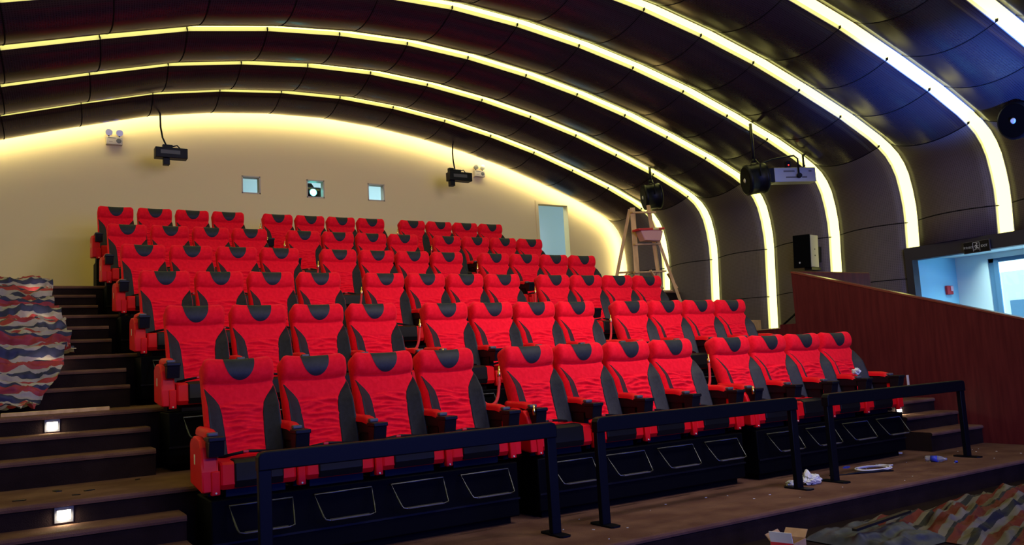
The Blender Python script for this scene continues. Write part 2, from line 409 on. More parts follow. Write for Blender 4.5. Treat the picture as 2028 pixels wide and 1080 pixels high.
# back wall with openings
WINS = [(2.51, 2.86, 3.57, 3.91), (3.84, 4.20, 3.56, 3.92), (5.20, 5.57, 3.57, 3.93)]
DOOR = (9.60, 10.52, FLZ[5], 3.74)
holes = WINS+[DOOR]
xs = sorted({XL-.2, 12.4} | {h[0] for h in holes} | {h[1] for h in holes}); zs = sorted({-1.7, 5.9} | {h[2] for h in holes} | {h[3] for h in holes})
mb = MB()
for xa, xb in zip(xs, xs[1:]):
    for za, zb in zip(zs, zs[1:]):
        if any(h[0] <= (xa+xb)/2 <= h[1] and h[2] <= (za+zb)/2 <= h[3] for h in holes): continue
        mb.box(xa, xb, YB, YB+.16, za, zb)
bmesh.ops.remove_doubles(mb.bm, verts=mb.bm.verts, dist=1e-4)
struct(mb.build('wall_back', BACKW), 'beige back wall with three small projection windows')
for i, h in enumerate(WINS):
    mb = MB(); t = .012
    for q in ((h[0]-t, h[0]+t, h[2]-t, h[3]+t), (h[1]-t, h[1]+t, h[2]-t, h[3]+t), (h[0]-t, h[1]+t, h[2]-t, h[2]+t), (h[0]-t, h[1]+t, h[3]-t, h[3]+t)):
        mb.box(q[0], q[1], YB-.004, YB+.165, q[2], q[3])
    o = mb.build('window_%d' % (i+1), CREAMP); struct(o, 'small square projection window in the back wall')
    MB().box(h[0]+t, h[1]-t, YB+.12, YB+.126, h[2]+t, h[3]-t).build('pane', GLASS, o)
# door frame
mb = MB()
for q in ((DOOR[0]-.06, DOOR[0]+.02, DOOR[2], DOOR[3]+.06), (DOOR[1]-.02, DOOR[1]+.06, DOOR[2], DOOR[3]+.06), (DOOR[0]+.02, DOOR[1]-.02, DOOR[3]-.02, DOOR[3]+.06)):
    mb.box(q[0], q[1], YB-.02, YB+.18, q[2], q[3])
struct(mb.build('door_1', BACKW), 'cream frame of the open doorway in the back wall')
# projection room
mb = MB()
mb.box(-1, 13, 12.6, 12.7, 1.2, 5.3).box(-1, -.9, YB+.17, 12.6, 1.2, 5.3).box(12.9, 13, YB+.17, 12.6, 1.2, 5.3)
struct(mb.build('wall_booth', BOOTH), 'pale wall of the projection room behind the back wall')
struct(MB().box(-1, 13, YB+.17, 12.7, 1.2, 1.30).build('floor', GREY)); struct(MB().box(-1, 13, YB+.17, 12.7, 5.3, 5.4).build('ceiling', BOOTH))
# projector behind the middle window
pr = empty('projector', (4.13, 10.75, 1.415)); tag(pr, 'dark film projector with glowing cyan lens behind the middle window', 'projector')
MB().box(-.25, .25, -.1, .5, 2.28, 2.52, .03).build('projector_body', BLK, pr)
MB().prism([(-.22, 2.52), (.12, 2.52), (.05, 2.62), (-.15, 2.62)], 'y', 0, .4).build('lamp_house', BLK, pr)
MB().lathe([(0, .08), (.10, .085), (.16, .08), (.16, .065)], (0, -.1, 2.36), (0, -1, 0)).build('lens_barrel', BLK, pr)
MB().lathe([(0, .075), (.012, .055)], (0, -.262, 2.36), (0, -1, 0)).build('lens', mat('lens_glow', (.1, .6, .6), .2, emit=(.10, .95, .90), es=14), pr)
MB().box(-.03, .03, -.02, .04, -.11, 2.28).box(-.3, .3, -.15, .4, -.115, -.07).box(-.2, .2, -.05, .3, 2.2, 2.28).build('stand', BLK, pr)
# front wall and screen
struct(MB().box(XL-.4, 12.6, YF-.15, YF, -1.9, 5.8).build('wall_front', JOINT), 'dark wall behind the screen')
sc_ = empty('cinema_screen', (3.8, YF+.16, -1.2)); tag(sc_, 'wide cinema screen showing a blue picture', 'screen')
MB().box(-5.2, 5.2, -.02, 0, .5, 4.7).build('screen_picture', SCREEN, sc_)
MB().box(-5.3, 5.3, -.09, -.03, .4, 4.8).build('screen_frame', BLK, sc_)

# ------------------------------------------------------------------ right side: wood partition, exit passage, lobby
def wz(y): return 1.014 + .295*(y-2.03)
mb = MB(); mb.prism([(2.05, -1.7), (2.05, 1.012), (2.03, 1.014), (-4.0, wz(-4.0)), (-4.0, -1.7)], 'x', XW, XW+.10, bev=.006)
struct(mb.build('wall_partition', WOOD), 'red-brown wooden partition with sloping top beside the right aisle')
mb = MB(); mb.prism([(2.06, 1.014), (2.03, 1.034), (-4.0, wz(-4.0)+.02), (-4.0, wz(-4.0)), (2.03, 1.014)][:4], 'x', XW-.008, XW+.108)
struct(mb.build('trim_1', mat('polished_wood_cap', (.17, .045, .028), .25, spec=.6)), 'polished cap on the sloping partition')
mb = MB().box(XW+.10, 10.88, 1.97, 2.05, -1.7, 1.03, .02)
struct(mb.build('wall_partition_return', WOOD), 'red-brown wooden return wall behind the sloping partition')
mb = MB().box(XW, XW+.10, 2.05, 2.36, -.4, .215).box(XW, XW+.10, 2.36, 3.22, -.4, .150)
struct(mb.build('wall_landing', WOOD), 'low wooden side of the landing behind the right aisle')
mb = MB().box(XW-.01, XW+.13, 2.36, 3.22, .151, .168, .004)
struct(mb.build('trim_2', CAPW), 'pale cap on the low landing side')
struct(MB().box(XW+.10, 12.0, 2.05, 3.24, -.4, .15).build('floor', CARPETD), 'landing behind the partition')
bar = MB().cyl((9.06, 2.34, .215), (9.12, 2.06, .42), .018, n=8)
tag(bar.build('metal_bar', BLK), 'thin black bar leaning at the end of the wooden partition', 'bar')
# lintel and jamb round the exit
mb = MB()
mb.box(11.93, 12.10, -1.75, 1.99, 1.235, 1.462).box(11.93, 12.10, 1.86, 1.99, -1.49, 1.235)
struct(mb.build('trim_3', NAVY), 'navy frame round the exit opening')
# lobby
struct(MB().box(12.10, 13.3, 1.86, 1.96, -1.6, 1.45).build('wall_lobby', LOBBYB), 'lobby side wall painted pale blue')
mb = MB().box(13.24, 13.34, 1.28, 1.86, -1.6, 1.45).box(13.24, 13.34, -2.2, 1.28, 1.20, 1.45).box(13.24, 13.34, -2.2, -1.4, -1.6, 1.2)
struct(mb.build('wall_lobby_outer', LOBBY), 'pale outer lobby wall beside the glass door')
struct(MB().box(12.10, 13.34, -2.2, -2.1, -1.6, 1.45).build('wall_lobby_far', LOBBY))
struct(MB().box(12.10, 13.34, -2.2, 1.96, 1.30, 1.45).build('ceiling', LOBBY), 'low lobby ceiling')
struct(MB().box(11.9, 13.34, -2.2, 1.96, -1.6, -1.49).build('floor', GREY), 'lobby floor')
struct(MB().box(12.0, 12.1, -2.3, -1.72, -1.7, 1.5).build('wall_right', NAVY))
dr = MB()
for (a, b, c, d) in ((1.19, 1.275, -1.49, 1.20), (.40, .46, -1.49, 1.20), (-.5, -.44, -1.49, 1.20), (-1.4, -1.32, -1.49, 1.2), (-1.4, 1.275, 1.13, 1.20), (-1.4, 1.275, -1.49, -1.42)):
    dr.box(13.26, 13.32, a, b, c, d)
do = dr.build('door_2', BLUEF); struct(do, 'blue framed glass exit door')
MB().box(13.23, 13.25, 1.10, 1.18, -1.49, 1.16).build('door_stile', BLUEF, do)
MB().box(13.29, 13.296, -1.32, 1.10, -1.42, 1.13).build('pane', GLASS, do)
# outside, seen through the glass
struct(MB().box(13.4, 30, -12, 12, -1.75, -1.6).build('ground', EXTW), 'pale paving outside')
og = empty('gate', (16.5, .3, -1.6)); tag(og, 'blue metal gate seen outside through the glass door', 'gate')
for yy in (-1.6, -.8, 0, .35): MB().box(-.04, .04, yy-.03, yy+.03, 0, 2.7).build('upright', mat('cyan_paint', (.10, .50, .62), .6), og)
MB().box(-.03, .03, -1.6, .38, 2.35, 2.45).build('crossbar', bpy.data.materials['cyan_paint'], og)
bw = empty('building', (22, 1, -1.6)); tag(bw, 'pale building across the yard behind the gate', 'building')
MB().box(0, 3, -8, 8, 0, 3.2).build('wall', EXTW, bw)
for yy in (-5, -2, 1, 3.6): MB().box(-.03, 0, yy, yy+.9, 1.4, 2.4).build('window', BLUEF, bw)

# ------------------------------------------------------------------ seats
O = Vector((0, 0, 1.49)); DN = Vector((0, -.35, -.937)); NF = Vector((0, -.937, .35))
def bp(u, v, h): return O + Vector((u, 0, 0)) + DN*v + NF*h
WV = .266
def hw(v):
    r = .072
    return WV - r + sqrt(max(0, r*r-(r-v)**2)) if v < r else WV
def top_h(v):          # head roll and the panel below it
    a = (v-.104)/.110
    return .078*sqrt(max(0, 1-a*a)) if abs(a) < 1 else 0
UI = [(.20, .266), (.235, .262), (.27, .240), (.33, .194), (.38, .166), (.46, .152), (.60, .144), (.80, .138)]
def surf(u, v, seed=0):
    h = top_h(v + .022*(u/.266)**2 - .004)
    ui = interp(v, UI)
    if v > .2:
        h += .012*min(1, (v-.2)/.05)*(1-(u/.27)**2)
    if v > .36:
        k = min(1, (v-.36)/.03)*min(1, max(0, (.80-v)/.03))
        e = min(1, max(0, (ui+.004-abs(u))/.03))
        a = noise.noise(Vector((u*5+seed*3.1, v*30, seed*7.7))); b = noise.noise(Vector((u*11+5, v*52+u*9, seed*3.3+9)))
        a = abs(noise.noise(Vector((u*3.0+seed*3.1, v*25+sin(u*13+seed)*.35, seed*7.7)))); b = noise.noise(Vector((u*6+5, v*46+u*3, seed*3.3+9)))
        c = abs(noise.noise(Vector((u*4.4-seed*2.1, v*33-u*2.5, seed*5.1+30))))
        h += k*e*(.024*(.60-min(1, 2.4*a)**.9) + .016*(.55-min(1, 2.6*c)**.9) + .006*b)
    if v > .22 and abs(u) > ui:
        q = (abs(u)-ui)/(.266-ui+1e-4); h += .088*min(1, (v-.22)/.20)**.9*max(0, q)**1.15*(1-.25*max(0, (v-.6)/.2))
    w_ = hw(v); e = min(w_-abs(u), v*1.0); k = .035-.021*min(1, max(0, (v-.2)/.08))
    if e < k: h -= k*.9*(1-max(e, 0)/k)**2
    # slight dip in the middle of the top edge
    return h
VB = .80
def backrest_mesh(seed):
    mb = MB(); nv, nu = 120, 44
    vs = [0.002, .006, .012, .02, .03, .042] + [.055 + (VB-.055)*i/(nv-1) for i in range(nv)]
    rows = []
    for v in vs:
        w_ = hw(v); dip = .012*max(0, 1-v/.05)
        r = [bp(w_*(2*i/nu-1), v + dip*(1-abs(2*i/nu-1)**2), surf(w_*(2*i/nu-1), v, seed)) for i in range(nu+1)]
        bk = -.115 if v > .04 else -.08 - .035*sqrt(1-(1-v/.04)**2)
        dp = [(w_, -.05), (w_, bk+.012), (w_-.012, bk), (0, bk-.004), (-w_+.012, bk), (-w_, bk+.012), (-w_, -.05)]
        r += [bp(u, v+dip*(1-abs(u/w_)), h) for u, h in dp]
        rows.append(r)
    R = mb.grid(rows, 0, True)
    mb.cap(R[0][::-1]); mb.cap(R[-1])
    return mb
def patch_mesh():
    mb = MB(); rows = []; n = 16
    for j in range(15):
        t = sin(pi/2*j/14); v = .002 + .200*t
        w_ = max(.001, .119*sqrt(max(0, 1-t**3.4)) - .012*t*(1-t**6))
        dip = .012*max(0, 1-v/.05)
        rows.append([bp(w_*(2*i/n-1), v+dip*(1-(w_*(2*i/n-1)/WV)**2), surf(w_*(2*i/n-1), v)+.0035) for i in range(n+1)])
    rows.insert(0, [bp(.110*(2*i/n-1), .004, -.05) for i in range(n+1)])
    mb.grid(rows)
    return mb
def bolster_mesh(s):
    mb = MB(); rows = []; n = 12
    for j in range(48):
        t = j/47; v = .236 + (.793-.236)*t
        ui = interp(v, UI); uo = .262
        r = [bp(s*ui, v, surf(s*ui, v)-.012)]
        for i in range(n+1):
            u = ui+(uo-ui)*i/n
            r.append(bp(s*u, v, surf(s*u, v)+.004))
        r.append(bp(s*uo, v, surf(s*uo, v)-.012))
        rows.append(r)
    mb.grid(rows, 0, True)
    return mb
def armrest(parent, x, end=0):
    a = MB().box(x-.040, x+.040, -.56, -.14, .845, .935, .012).box(x-.026, x+.026, -.50, -.30, .52, .86).build('armrest', BLK, parent)
    mb = MB(); rows = []
    for k in range(9):
        t = k/8; y = -.13-.40*t; w_ = .048*(1-.25*(2*t-1)**4); zt = .992 - .010*t - .02*max(0, t-.8)/.2
        rows.append([(x+w_*cos(pi*i/8), y, zt-.052+.052*sin(pi*i/8)**.6) for i in range(9)])
    R = mb.grid(rows); mb.cap(R[0]); mb.cap(R[-1][::-1]); 
    mb.bm.faces.new  # closed below by the armrest body
    mb.build('arm_pad', REDV, a)
    MB().box(x-.036, x+.036, -.565, -.515, .935, .962, .008).build('control_panel', GREY, a)
    c = MB(); c.box(x-.058, x+.058, -.70, -.555, .905, .935, .006)
    c.prism([(-.69, .905), (-.56, .905), (-.56, .80), (-.665, .80)], 'x', x-.052, x+.052, bev=.006)
    c.build('cup_holder', BLK, a)
    MB().box(x-.030, x+.030, -.635, -.585, .535, .70, .008).build('hinge_cover', REDV, a)
    MB().lathe([(0, .008), (.006, .006)], (x, -.636, .552), (0, -1, 0), 8).build('bolt', WHITE, a)
    if end:
        xo = x+end*.035
        poly = [(-.20, .595), (-.20, .885), (-.235, .915), (-.265, .895), (-.31, .935), (-.40, .930), (-.46, .905), (-.52, .915), (-.575, .865), (-.605, .79), (-.620, .70), (-.625, .565), (-.60, .555)]
        sd = MB().prism(poly, 'x', xo-.055, xo+.055, bev=.015).build('side_shield', REDV, parent)
        MB().box(xo+end*.055, xo+end*.0575, -.40, -.365, .74, .81).build('paper_tag', WHITE, sd)
    return a
def make_seat(seed, left_end=False, right_end=False):
    t = empty('cinema_chair', (0, 0, -1.49))
    b = backrest_mesh(seed).build('backrest', RED, t)
    patch_mesh().build('headrest_patch', BLKC, b)
    for s in (-1, 1): bolster_mesh(s).build('side_bolster', BLKC, t)
    mb = MB(); mb.prism([(-.20, .57), (-.20, .755), (-.26, .765), (-.585, .752), (-.615, .735), (-.622, .60), (-.60, .565)], 'x', -.268, .268, bev=.018)
    st = mb.build('seat', REDV, t)
    MB().prism([(-.47, .572), (-.47, .762), (-.50, .766), (-.585, .762), (-.628, .740), (-.636, .62), (-.62, .572)], 'x', -.172, .172, bev=.012).build('front_cover', BLK, st)
    belt = MB(); belt.tube([(-.21, -.33, .765), (-.13, -.40, .785), (-.03, -.42, .80), (.07, -.40, .79), (.20, -.33, .77)], .013, 6)
    bl = belt.build('seat_belt', BLK, t)
    MB().box(-.065, -.025, -.435, -.408, .79, .808, .004).build('buckle', REDP, bl)
    MB().box(-.21, .21, -.52, -.18, .50, .575).build('under_frame', BLK, t)
    armrest(t, -.30, -1 if left_end else 0)
    if right_end: armrest(t, .30, 1)
    return t
protos = {}
for key, (le, re) in {'L': (True, False), 'M': (False, False), 'N': (False, False), 'R': (False, True)}.items():
    protos[key] = make_seat('LMNR'.index(key), le, re)
KIDS.clear()
used = set()
RN = ['front', 'second', 'third', 'fourth', 'fifth', 'back']
PN = ['first', 'second', 'third', 'fourth']; BN = ['left', 'middle', 'right']
def base_proto():
    t = empty('motion_base', (0, 0, -1.49))
    MB().box(-.335, 2.135, -.63, -.125, .06, .505, .012).box(-.28, 2.08, -.56, -.18, 0, .06).build('base_cabinet', BASEB, t)
    MB().box(-.335, 2.135, -.645, -.63, .20, .215).build('front_seam', BLK, t)
    for k in range(4):
        x = .6*k
        fr = empty('footrest', (0, 0, 0)); fr.location = (x, 0, 0); fr.parent = t
        A = [Vector((-.222, -.655, .46)), Vector((-.19, -.80, .285)), Vector((.19, -.80, .285)), Vector((.222, -.655, .46))]
        pts = [A[0], A[0].lerp(A[1], .5), A[0].lerp(A[1], .84), A[1]*.6+A[0]*.06+A[2]*.34*0+Vector((-.19,-.80,.285))*.34, A[1].lerp(A[2], .10), A[1].lerp(A[2], .9), A[2].lerp(A[3], .04), A[3].lerp(A[2], .84), A[3].lerp(A[2], .5), A[3]]
        pts[3] = A[1].lerp(A[0], .04)+Vector((.006, 0, .0))
        MB().tube(pts, .0075, 6, closed=True).build('footrest_frame', CHROME, fr)
        MB().box(-.15, .15, -.812, -.765, .282, .292, .003).build('tread_plate', GREY, fr)
    tag(t, 'x', 'seat base')
    return t
bproto = base_proto(); KIDS.clear()
seat_list = []
for r in range(6):
    for g in range(3):
        bx = g*4*.6 + g*.272
        b = bproto if (r, g) == (0, 0) else copy_tree(bproto)
        b.location = (bx, ROWY[r], FLZ[r]+Z0)
        tag(b, 'black base with wire footrests under the %s block of the %s row' % (BN[g], RN[r]), 'seat base', 'black bases under the seat blocks')
        for c in range(4):
            key = 'L' if c == 0 else 'R' if c == 3 else ('M' if (r+g+c) % 2 else 'N')
            if key not in used: s = protos[key]; used.add(key)
            else: s = copy_tree(protos[key])
            s.location = (bx+.6*c, ROWY[r], FLZ[r]+Z0)
            tag(s, 'red cinema chair, %s from the left in the %s block of the %s row' % (PN[c], BN[g], RN[r]), 'chair', 'red and black cinema chairs')
# ropes across the gaps between blocks
def rope_proto():
    t = empty('rope', (0, 0, 0))
    pts = []
    A = Vector((-.02, -.01, -.27)); B = Vector((-.275, -.16, -.50))
    for k in range(13):
        q = k/12; p = A.lerp(B, q); p.z -= .14*sin(pi*q)**.8*(1-.3*q); p.x += .035*sin(pi*q); pts.append(p)
    MB().tube(pts, .015, 8).build('rope_cord', ROPE, t)
    MB().lathe([(0, .010), (.012, .017), (.055, .017), (.065, .009), (.11, .008)], A+Vector((0, 0, -.02)), (.05, .0, 1)).build('hook', GOLD, t)
    MB().lathe([(0, .008), (.03, .008), (.04, .014), (.085, .014)], Vector((-.075, -.66, -.53)), (0, 0, -1)).build('loose_hook', GOLD, t)
    return t
rp = rope_proto(); KIDS.clear()
for r in range(6):
    for g in (1, 2):
        o = rp if (r, g) == (0, 1) else copy_tree(rp)
        x = g*4*.6 + g*.272 - .30
        o.location = (x+.015, ROWY[r], ROWZ[r]+Z0)
        tag(o, 'red rope with gold hooks between %s blocks of the %s row' % (('left and middle', 'middle and right')[g-1], RN[r]), 'rope', 'red ropes closing the gaps between blocks')

# ------------------------------------------------------------------ guard rails
def rail(x0, x1, label):
    t = empty('guard_rail', ((x0+x1)/2, -1.24, FLZ[0])); w_ = (x1-x0)/2
    MB().prism([(-w_-.045, .735), (-w_-.045, .82), (-w_-.03, .845), (-w_, .855), (w_, .855), (w_+.03, .845), (w_+.045, .82), (w_+.045, .735)], 'y', -.04, .04, bev=.008).build('top_board', RAILB, t)
    for s in (-1, 1):
        p = MB().box(s*w_-.042, s*w_+.042, -.025, .025, .012, .74, .006).build('post', RAILB, t)
        MB().prism([(s*w_+a, b) for a, b in ((-.05, -.13), (-.03, -.15), (.03, -.15), (.05, -.13), (.05, .13), (.03, .15), (-.03, .15), (-.05, .13))], 'z', 0, .014).build('foot_plate', RAILB, p)
    tag(t, label, 'railing', 'black guard rails before the front row')
rail(-.13, 2.07, 'black guard rail before the left block, running out of the shadows')
rail(2.55, 4.85, 'black guard rail in front of the middle block')
rail(5.38, 7.67, 'black guard rail in front of the right block, nearest the partition')

# ------------------------------------------------------------------ step lights
def step_light(x, y, z, label):
    t = empty('step_light', (x, y, z-.055))
    mb = MB(); mb.box(-.060, .060, -.010, 0, 0, .11, .004)
    mb.build('light_frame', GREY, t)
    MB().box(-.042, .042, -.014, -.008, .022, .085, .002).build('lens', LAMP, t)
    tag(t, label, 'step light', 'square step lights in the risers')
SLN = ['lit square step light on the lowest left riser', 'lit square step light below the striped tarpaulins, left stairs', 'step light glowing through the lowest striped tarpaulin', 'step light glowing through the middle striped tarpaulin', 'step light glowing through the top striped tarpaulin']
for i in range(1, 6):
    y = FY[i]+.016; z = FLZ[i]-.095
    step_light(-1.19, y, z, SLN[i-1])
    l = bpy.data.lights.new('step_glow', 'AREA'); l.size = .07; l.energy = 1.1 if i < 3 else 5; l.color = (1, .88, .62)
    lo = bpy.data.objects.new('step_glow', l); col.objects.link(lo); lo.location = (-1.19, y-.03, z+Z0); lo.rotation_euler = (radians(60 if i < 3 else 85), 0, 0)
step_light(8.22, FY[1]+.016, FLZ[1]-.095, 'lit step light on the right stairs beside the front row')
l = bpy.data.lights.new('step_glow', 'AREA'); l.size = .07; l.energy = 1.5; l.color = (1, .88, .62)
lo = bpy.data.objects.new('step_glow', l); col.objects.link(lo); lo.location = (8.22, FY[1]-.03, FLZ[1]-.09+Z0); lo.rotation_euler = (radians(60), 0, 0)

# ------------------------------------------------------------------ tarpaulins
def fold(p, seed, amp):
    a = noise.noise(Vector((p[0]*1.1+seed, p[1]*3.2, seed*2.3))); b = noise.noise(Vector((p[0]*2.6+p[1]*2, p[1]*6.5+seed, 4.4)))
    c = noise.noise(Vector((p[0]*6, p[1]*13+seed, 1.4)))
    d = noise.noise(Vector((p[0]*1.7-p[1]*3.5, p[1]*2.0+p[0]*1.2, seed)))
    e = noise.noise(Vector((p[0]*4+p[1]*6, p[1]*8-p[0]*5, seed+8)))
    return amp*(.9*(1-2.6*abs(a)) + .7*(1-2.6*abs(b)) + 1.0*(.5-2.2*abs(d)) + .55*(.5-2*abs(e)) + .35*c)
def stair_tarp(i, x0, x1, s0, s1, seed, label, edge):
    """cloth lying over the aisle steps leading up to tier i"""
    yl, zl = FY[i], FLZ[i]; rise = FLZ[i]-FLZ[i-1]
    path = [(yl-1.35, FLZ[i-1]+.04), (yl-.72, FLZ[i-1]+.05), (yl-.65, FLZ[i-1]+.12), (yl-.62, FLZ[i]-.60*rise+.03), (yl-.44, FLZ[i]-.60*rise+.05), (yl-.36, FLZ[i]-.60*rise+.12),
            (yl-.32, FLZ[i]-.29*rise+.03), (yl-.14, FLZ[i]-.29*rise+.05), (yl-.06, FLZ[i]-.29*rise+.12), (yl-.02, zl+.03), (yl+.30, zl+.05), (yl+.8, zl+.05)]
    cum = [0]
    for a, b in zip(path, path[1:]): cum.append(cum[-1]+math.hypot(b[0]-a[0], b[1]-a[1]))
    ty = [(c, p[0]) for c, p in zip(cum, path)]; tz = [(c, p[1]) for c, p in zip(cum, path)]
    nu, nv = 190, 130; rows = []; uvs = []
    for j in range(nv+1):
        s = cum[-1]*(s0+(s1-s0)*j/nv); r = []; u = []
        xe = x1 + interp(j/nv, edge) + .05*noise.noise(Vector((s*5, seed, 0)))
        for k in range(nu+1):
            q = k/nu; x = x0+(xe-x0)*q
            h = fold((x, s), seed, .034) + .035
            cv = abs(noise.noise(Vector((x*3.1+s*2.2, s*7-x*1.5, seed+3)))); cw = abs(noise.noise(Vector((x*5.5-s*4, s*9+x*4, seed+6))))
            h += .045*(.5-min(1, 3*cv)) + .030*(.5-min(1, 3*cw))
            y = interp(s, ty); z = interp(s, tz)
            d = Vector((0, -.45, .9)); y += d.y*h; z += max(d.z*h, -.02)
            z += .07*max(0, 1-abs(q-.93)/.07)*max(0, 1-abs(j/nv-.9)/.15)*(i == 5)*2.2
            r.append((x, y, z)); u.append((x, s))
        rows.append(r); uvs.append(u)
    mb = MB(); mb.grid(rows, 0, uvs=uvs)
    o = mb.build('tarpaulin', TARP_LIT, fixn=False); tag(o, label, 'tarpaulin', 'striped tarpaulins')
stair_tarp(5, -4.5, -.98, .06, .98, 1.7, 'crumpled red, white and blue striped tarpaulin, topmost on the left stairs', [(0, -.02), (.5, 0), (.8, .0), (1, .06)])
stair_tarp(4, -4.5, -.90, .06, .80, 5.2, 'crumpled red, white and blue striped tarpaulin, middle of the left stairs', [(0, .02), (.3, .02), (.7, -.02), (1, -.10)])
stair_tarp(3, -4.5, -1.00, .10, .80, 9.9, 'crumpled red, white and blue striped tarpaulin, lowest on the left stairs', [(0, -.42), (.25, -.25), (.5, -.06), (.8, -.02), (1, .06)])
# tarpaulin heap on the hall floor
rows, uvs = [], []; nu, nv = 150, 110
for j in range(nv+1):
    r, u = [], []
    for k in range(nu+1):
        p = k/nu; q = j/nv
        x = 4.72+4.12*p; y = -2.02-3.0*q
        x += (-.30+.15*(1-q))*(1-p) + .10*noise.noise(Vector((q*7, 3, p*4)))
        y += .10*noise.noise(Vector((p*6, 1.3, 0)))*(1-q)
        e = min(1, min(p, 1-p)*14, min(q*9+.1, 1))
        h = .045 + fold((x*.9+y*.5, y-.5*x), 2.2, .060) + .055*noise.noise(Vector((x*.9, y*.9, 7)))
        h += .06*math.exp(-((x-6.0)/.45)**2-((y+2.15)/.35)**2)
        r.append((x, min(y, -1.86), -1.695+max(.004, h*e))); u.append((x*.8, (y*.97-x*.22+.5*h)))
    rows.append(r); uvs.append(u)
mb = MB(); mb.grid(rows, 0, uvs=uvs)
tag(mb.build('tarpaulin', TARP_SHADE, fixn=False), 'heap of striped tarpaulin, coloured darker for shade, on the floor before the platform', 'tarpaulin', 'striped tarpaulins')
# dark blue sheet beside it
rows = []
for j in range(41):
    r = []
    for k in range(61):
        p, q = k/60, j/40; x = 3.90+.72*p; y = -2.04-.8*q
        e = min(1, min(p, 1-p)*9, min(q, 1-q)*9)
        r.append((x, y, -1.695+max(.004, e*(.07+.05*noise.noise(Vector((x*3, y*7, 2)))+.03*noise.noise(Vector((x*9, y*15, 5)))))))
    rows.append(r)
mb = MB(); mb.grid(rows)
tag(mb.build('plastic_sheet', noisy(mat('dark_blue_film', (.05, .06, .10), .4, spec=.3), (.010, .012, .024), (.05, .056, .085), 6), fixn=False), 'dark blue crumpled plastic sheet beside the cardboard box', 'sheet')
mb = MB().box(-.45, .45, -.02, .02, 0, .02)
tag(mb.build('metal_strip', CHROME, loc=(4.40, -2.42, -1.575), rz=.15), 'thin metal strip lying on the dark blue sheet', 'strip')
# cardboard box
cb = empty('cardboard_box', (3.42, -2.31, -1.70), .30); tag(cb, 'small open cardboard box on the floor before the platform', 'box')
MB().box(-.11, .11, -.09, -.085, 0, .12).box(-.11, .11, .085, .09, 0, .12).box(-.11, -.105, -.085, .085, 0, .12).box(.105, .11, -.085, .085, 0, .12).box(-.105, .105, -.085, .085, 0, .005).build('box_body', CARDB, cb)
Rf = lambda a, ax: Matrix.Rotation(radians(a), 3, ax)
MB().box(.107, .112, -.085, .085, .12, .20, rot=Rf(50, 'Y'), piv=(.11, 0, .12)).build('flap', CARDB, cb)
MB().box(-.112, -.107, -.085, .085, .12, .20, rot=Rf(-15, 'Y'), piv=(-.11, 0, .12)).build('flap', WHITE, cb)
MB().box(-.114, -.112, -.085, .085, .075, .12).build('red_band', REDP, cb)
MB().box(-.11, .11, .085, .090, .12, .18, rot=Rf(-40, 'X'), piv=(0, .09, .12)).build('flap', CARDB, cb)
sheet = MB(); sheet.grid([[(3.02+.28*k/12, -2.12-.20*j/8, -1.695+.03*(1+sin(k*.9+j))*.6*min(1, k/2, (12-k)/2)) for k in range(13)] for j in range(9)])
tag(sheet.build('paper_sheet', PLASTW, fixn=False), 'crumpled white sheet left of the open cardboard box', 'sheet')

# ------------------------------------------------------------------ litter on the platform
def lump(x, y, z, sx, sy, sz, seed, label):
    mb = MB(); bmesh.ops.create_icosphere(mb.bm, subdivisions=4, radius=1)
    for v in mb.bm.verts:
        n = noise.noise(v.co*1.8+Vector((seed, 0, 0))); n2 = noise.noise(v.co*5+Vector((seed, 3, 0)))
        c = v.co*(1+.35*n+.18*n2); c = Vector((c.x*sx, c.y*sy, c.z*sz+sz*.8))
        if seed == 2: c.z += .05*max(0, 1-((c.x+.05)/.03)**2-(c.y/.05)**2)
        v.co = Vector((c.x, c.y, max(c.z, .002)))
    for f in mb.bm.faces: f.smooth = False
    tag(mb.build('plastic_bag', PLASTW, loc=(x, y, z)), label, 'bag')
lump(5.14, -1.15, -1.49, .105, .08, .055, 2, 'crumpled white plastic film between the two rail posts')
lump(4.95, -1.06, -1.49, .05, .045, .028, 6, 'smaller white plastic scrap behind the middle rail post')
pts = []
for k in range(90):
    a = k/89*2*pi*3.1; rr = .16+.02*sin(a*.37)+.012*(k/30)
    pts.append((rr*1.15*cos(a)+.03*sin(a*.3), rr*.75*sin(a), .008+.004*(k % 30)/30+.006*(k//30)))
pts += [(.30, .03, .01), (.36, .01, .008)]
tag(MB().tube(pts, .007, 6).build('cable', WHITE, loc=(6.28, -1.02, -1.49)), 'loosely coiled white cable on the platform', 'cable')
tag(MB().tube([(-.35, .16, .007), (-.2, .08, .007), (-.05, .03, .012), (.08, -.04, .010), (.2, -.07, .012), (.28, -.14, .008)], [.006, .006, .014, .016, .014, .008], 6).build('cable', BLK, loc=(6.0, -1.12, -1.49)), 'short black cable lying before the white coil', 'cable')
wb = empty('water_bottle', (7.12, -1.20, -1.455), radians(-72)); tag(wb, 'clear plastic water bottle lying by the last rail post', 'bottle')
MB().lathe([(0, .026), (.01, .033), (.13, .033), (.16, .031), (.19, .015), (.215, .014)], (-.1, 0, 0), (1, 0, 0), 16).build('bottle_body', TINT, wb)
MB().lathe([(0, .034), (.07, .034)], (-.045, 0, 0), (1, 0, 0), 16).build('bottle_label', BLUEP, wb)
bc = MB().lathe([(0, .017), (.018, .017)], (0, 0, 0), (.3, .2, 1), 12); tag(bc.build('bottle_cap', BLUEP, loc=(7.17, -1.40, -1.487)), 'blue bottle cap beside the water bottle', 'bottle cap')
tag(MB().box(-.07, .07, -.02, .02, 0, .015).build('plastic_strip', WHITE, loc=(7.56, -.43, -1.49), rz=-1.1), 'short white strip on the platform beside the right seat base', 'strip')
